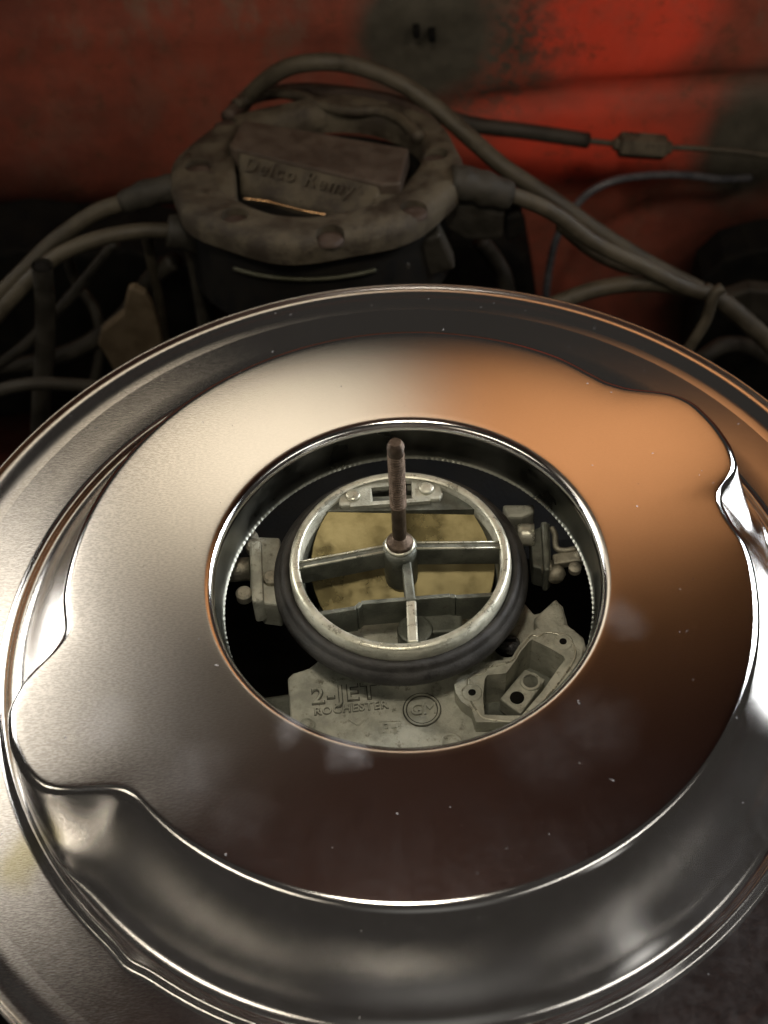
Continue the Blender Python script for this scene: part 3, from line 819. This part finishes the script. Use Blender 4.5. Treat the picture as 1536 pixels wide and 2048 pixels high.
# ------------------------------------------------------------------ leads, cables, fittings
def cable(name, label, cat, pts, r, mat, group=None, boot=None, root=None):
    """pts: (px, py, Y)"""
    P = [PY(*p) for p in pts]
    if boot:
        t = thing(name, label, cat, group)
        link('jacket', *tube(P, r, 16, 10), mat, t)
        B = [PY(*p) for p in boot[0]]
        rb = boot[1]
        link('rubber_boot', *tube(B, rb, 18, 8, rf=lambda t: rb * (0.80 + 0.20 * min(1, t * 3)) * (1 + .05 * math.sin(t * 18))), 'boot', t)
        return t
    o = link(name, *tube(P, r, 16, 10), mat)
    return tag(o, label, cat, group)
gl = 'ignition leads around the distributor'
cable('ignition_lead', 'thick dusty brown lead arching over the top of the distributor cap, longest lead', 'cable',
      [(470, 262, .40), (488, 205, .39), (560, 142, .38), (640, 124, .375), (720, 134, .38), (800, 166, .375), (870, 214, .365), (940, 276, .35), (1010, 336, .335), (1100, 396, .325), (1200, 466, .315), (1300, 528, .305), (1400, 580, .295)], .0047, 'lead', gl)
cable('ignition_lead', 'brown lead leaving the grey boot at the right side of the distributor cap', 'cable',
      [(985, 385, .29), (1040, 396, .292), (1110, 428, .29), (1190, 486, .285), (1280, 530, .28), (1350, 566, .278), (1410, 588, .276)], .0042, 'lead', gl,
      boot=([(1020, 392, .29), (960, 376, .29), (900, 362, .29)], .0088))
cable('ignition_lead', 'thin lower lead sagging below the twisted pair right of the distributor', 'cable',
      [(1120, 450, .30), (1180, 500, .298), (1240, 530, .296), (1320, 552, .288), (1405, 584, .282)], .0034, 'lead', gl)
cable('ignition_lead', 'short lead curving from the chromed rim to the tied bundle at right', 'cable',
      [(1100, 612, .27), (1180, 582, .275), (1260, 568, .28), (1340, 570, .28), (1410, 590, .278)], .0044, 'lead', gl)
cable('ignition_lead', 'lead running from the cable tie out of the right edge of the picture', 'cable',
      [(1405, 582, .285), (1450, 608, .28), (1500, 650, .275), (1560, 704, .27)], .0052, 'lead', gl)
cable('cable_tie', 'pale strap tied round the lead bundle at far right with its tail hanging down', 'cable tie',
      [(1446, 575, .268), (1428, 590, .266), (1412, 640, .262), (1388, 680, .258), (1366, 712, .256)], .0030, 'lead')
cable('ignition_lead', 'upper left lead leaving the distributor through a grey boot towards the left edge', 'cable',
      [(250, 405, .30), (190, 426, .298), (110, 482, .29), (50, 540, .28), (-20, 610, .27), (-60, 650, .26)], .0044, 'lead', gl,
      boot=([(245, 408, .30), (300, 386, .302), (370, 372, .306)], .0072))
cable('ignition_lead', 'lower left lead bending down beside the open black hose', 'cable',
      [(340, 462, .285), (280, 462, .284), (210, 474, .28), (150, 494, .275), (95, 526, .27), (30, 590, .262), (-30, 660, .255)], .0040, 'lead', gl,
      boot=([(335, 462, .285), (390, 470, .286), (460, 486, .29), (520, 510, .295)], .0098))
cable('ignition_lead', 'lead slanting down to the left behind the open black hose', 'cable',
      [(232, 484, .31), (170, 560, .305), (110, 628, .30), (50, 690, .295), (-30, 750, .29)], .0032, 'boot', gl)
cable('ignition_lead', 'slim upright lead directly right of the tan metal tab', 'cable',
      [(292, 470, .30), (304, 530, .30), (318, 600, .30), (330, 690, .30)], .0028, 'lead', gl)
cable('ignition_lead', 'short upright lead under the left boot of the distributor, nearest the pan rim', 'cable',
      [(380, 490, .29), (394, 560, .29), (404, 620, .288), (412, 680, .286)], .0036, 'boot', gl)
cable('ignition_lead', 'lead lying low and level across the left edge just above the pan rim', 'cable',
      [(-40, 790, .22), (60, 768, .225), (150, 770, .23), (230, 776, .235)], .0034, 'boot', gl)
t = thing('open_hose', 'upright black hose with a cut open top end at the left edge', 'hose')
P = [PY(*p) for p in ((84, 530, .262), (90, 610, .262), (90, 700, .26), (84, 780, .258), (80, 860, .256))]
link('hose_wall', *tube(P, .0052, 20, 8, hollow=True), 'boot', t)
link('hose_bore', *tube([P[0] + (P[1] - P[0]) * .02, P[1]], .0040, 16, 3), 'dark', t)
cable('speedometer_cable', 'thin glossy black wire looping behind the leads over the red paint', 'wire',
      [(1090, 610, .40), (1098, 540, .405), (1116, 470, .41), (1160, 402, .415), (1215, 366, .42), (1290, 351, .43), (1370, 350, .44), (1440, 358, .445), (1500, 356, .458)], .0024, 'bluewire')
t = thing('sleeved_cable', 'grey sleeved control cable with a hexagonal brass coloured fitting before the red firewall', 'control cable')
link('sleeve', *tube([PY(*p) for p in ((860, 225, .40), (950, 250, .405), (1060, 264, .41), (1175, 281, .415))], .0046, 16, 8), 'boot', t)
link('inner_rod', *tube([PY(*p) for p in ((1170, 281, .415), (1232, 288, .417))], .0018, 12, 3), 'steel2' if 'steel2' in M else 'lead', t)
def fit(t):
    a, b = PY(1226, 288, .417), PY(1342, 296, .419)
    ax = b - a
    v, f = [], []
    st = [(0, .0035), (.06, .0042), (.10, .0042), (.10, .0070), (.14, .0078), (.84, .0078), (.90, .0068), (.90, .0046), (1.0, .0040)]
    d = ax.normalized(); u = d.orthogonal().normalized(); wv = d.cross(u)
    for s, r in st:
        for k in range(6):
            q = math.pi / 3 * k + .35
            v.append(a + ax * s + (u * math.cos(q) + wv * math.sin(q)) * r)
    m = len(st)
    for i in range(m - 1):
        for k in range(6):
            f.append((i * 6 + k, i * 6 + (k + 1) % 6, (i + 1) * 6 + (k + 1) % 6, (i + 1) * 6 + k))
    f += [tuple(reversed(range(6))), tuple((m - 1) * 6 + k for k in range(6))]
    bevel(link('hex_fitting', v, f, 'cap', t, False), .0005)
fit(t)
link('bare_cable', *tube([PY(*p) for p in ((1338, 295, .419), (1400, 297, .42), (1480, 304, .42), (1570, 318, .42))], .0017, 10, 8), 'lead', t)
def slab(name, px, Y, th, mat, parent=None, bv=.002):
    import bmesh
    P = [PY(x, y, Y) for x, y in px]; n = len(P)
    V = P + [p + Vector((0, th, 0)) for p in P]
    F = [tuple(range(n)), tuple(reversed(range(n, 2 * n)))] + [(i, (i + 1) % n, n + (i + 1) % n, n + i) for i in range(n)]
    o = link(name, V, F, mat, parent, False)
    bm = bmesh.new(); bm.from_mesh(o.data); bmesh.ops.recalc_face_normals(bm, faces=bm.faces); bm.to_mesh(o.data); bm.free()
    return bevel(o, bv, 3)
o = slab('metal_tab', [(256, 582), (266, 577), (290, 590), (304, 612), (322, 670), (330, 720), (236, 760), (210, 712), (195, 690), (202, 664), (246, 628), (250, 605)], .285, .006, 'tan')
tag(o, 'dull tan metal tab standing in the dark left of the distributor', 'metal tab')
t = thing('wiring_connector', 'dark grey boxy plug under the right boot of the distributor cap', 'connector')
slab('plug_body', [(872, 404), (950, 404), (1012, 424), (1006, 486), (930, 486), (862, 452)], .285, .03, 'boot', t, .004)
slab('plug_collar', [(1010, 436), (1044, 428), (1050, 470), (1012, 486)], .288, .02, 'dark', t, .002)
# two small clips pushed into the firewall in the middle of the charcoal patch
for q, lb in (((-.005, .001), 'left of two small black clips on the charcoal patch of the firewall'), ((.004, -.002), 'right of two small black clips on the charcoal patch of the firewall')):
    c = PY(850, 64, .455)
    o = bevel(link('firewall_clip', *box((c.x + q[0], c.y, c.z + q[1]), (.004, .008, .006)), 'dark', None, False), .001)
    tag(o, lb, 'clip', 'clips on the firewall')
# engine mass under everything
t = thing('engine_block', 'black oily engine top in deep shade beneath the leads and the pan', 'engine')
bevel(link('intake_manifold', *box((0, .06, -.40), (.34, .30, .16)), 'dark', t, False), .02)
bevel(link('valve_cover', *box((-.26, .10, -.42), (.12, .48, .12)), 'dark', t, False), .02)
bevel(link('valve_cover', *box((.26, .10, -.42), (.12, .48, .12)), 'dark', t, False), .02)
bevel(link('intake_plenum', *box((0.01, .125, -.17), (.24, .09, .12)), 'dark', t, False), .01)
c = DC
link('distributor_shaft_housing', *cyl((c.x, c.y), .035, -.30, DC.z - .03, 32), 'dark', t)
t = thing('shade_block_left', 'added black block standing in for deep shade low behind the left leads', 'shade block')
slab('shade_block_shell', [(-120, 520), (-20, 512), (40, 500), (150, 512), (250, 500), (330, 520), (430, 540), (430, 760), (-120, 860)], .40, .05, 'dark', t, .003)  # added black block in place of the shade at lower left
t = thing('shade_panel_middle', 'added black panel standing in for deep shade behind the right end of the distributor', 'shade panel')
slab('shade_panel_shell', [(860, 470), (1000, 470), (1060, 520), (1080, 640), (860, 640)], .40, .05, 'dark', t, .01)  # added black panel in place of the shade below the distributor
t = thing('shade_panel_right', 'added black panel standing in for deep shade at the far right edge below the leads', 'apron')
slab('shade_panel_face', [(1405, 560), (1450, 520), (1500, 505), (1640, 480), (1640, 900), (1420, 860), (1370, 720)], .42, .03, 'dark', t, .003)  # added black panel in place of the shade at far right
cable('vacuum_hose', 'dim hose sagging from under the left boot down behind the tan metal tab', 'hose',
      [(350, 520, .30), (300, 560, .305), (240, 640, .31), (150, 700, .31), (40, 730, .31), (-60, 740, .31)], .0050, 'boot')
cable('wire_loom', 'dim loom hanging between the open black hose and the tan metal tab', 'wire loom',
      [(130, 500, .33), (150, 560, .33), (190, 620, .32), (200, 700, .31), (180, 800, .30)], .0030, 'boot')
cable('vacuum_hose', 'dim hose dropping out of the connector behind the right end of the pan rim', 'hose',
      [(960, 480, .33), (990, 520, .33), (1010, 560, .325), (1020, 640, .32)], .0048, 'boot')
cable('vacuum_hose', 'dim hose crossing the dark corner under the cable tie at far right', 'hose',
      [(1400, 720, .30), (1450, 690, .31), (1510, 700, .32), (1600, 760, .32)], .0050, 'boot')
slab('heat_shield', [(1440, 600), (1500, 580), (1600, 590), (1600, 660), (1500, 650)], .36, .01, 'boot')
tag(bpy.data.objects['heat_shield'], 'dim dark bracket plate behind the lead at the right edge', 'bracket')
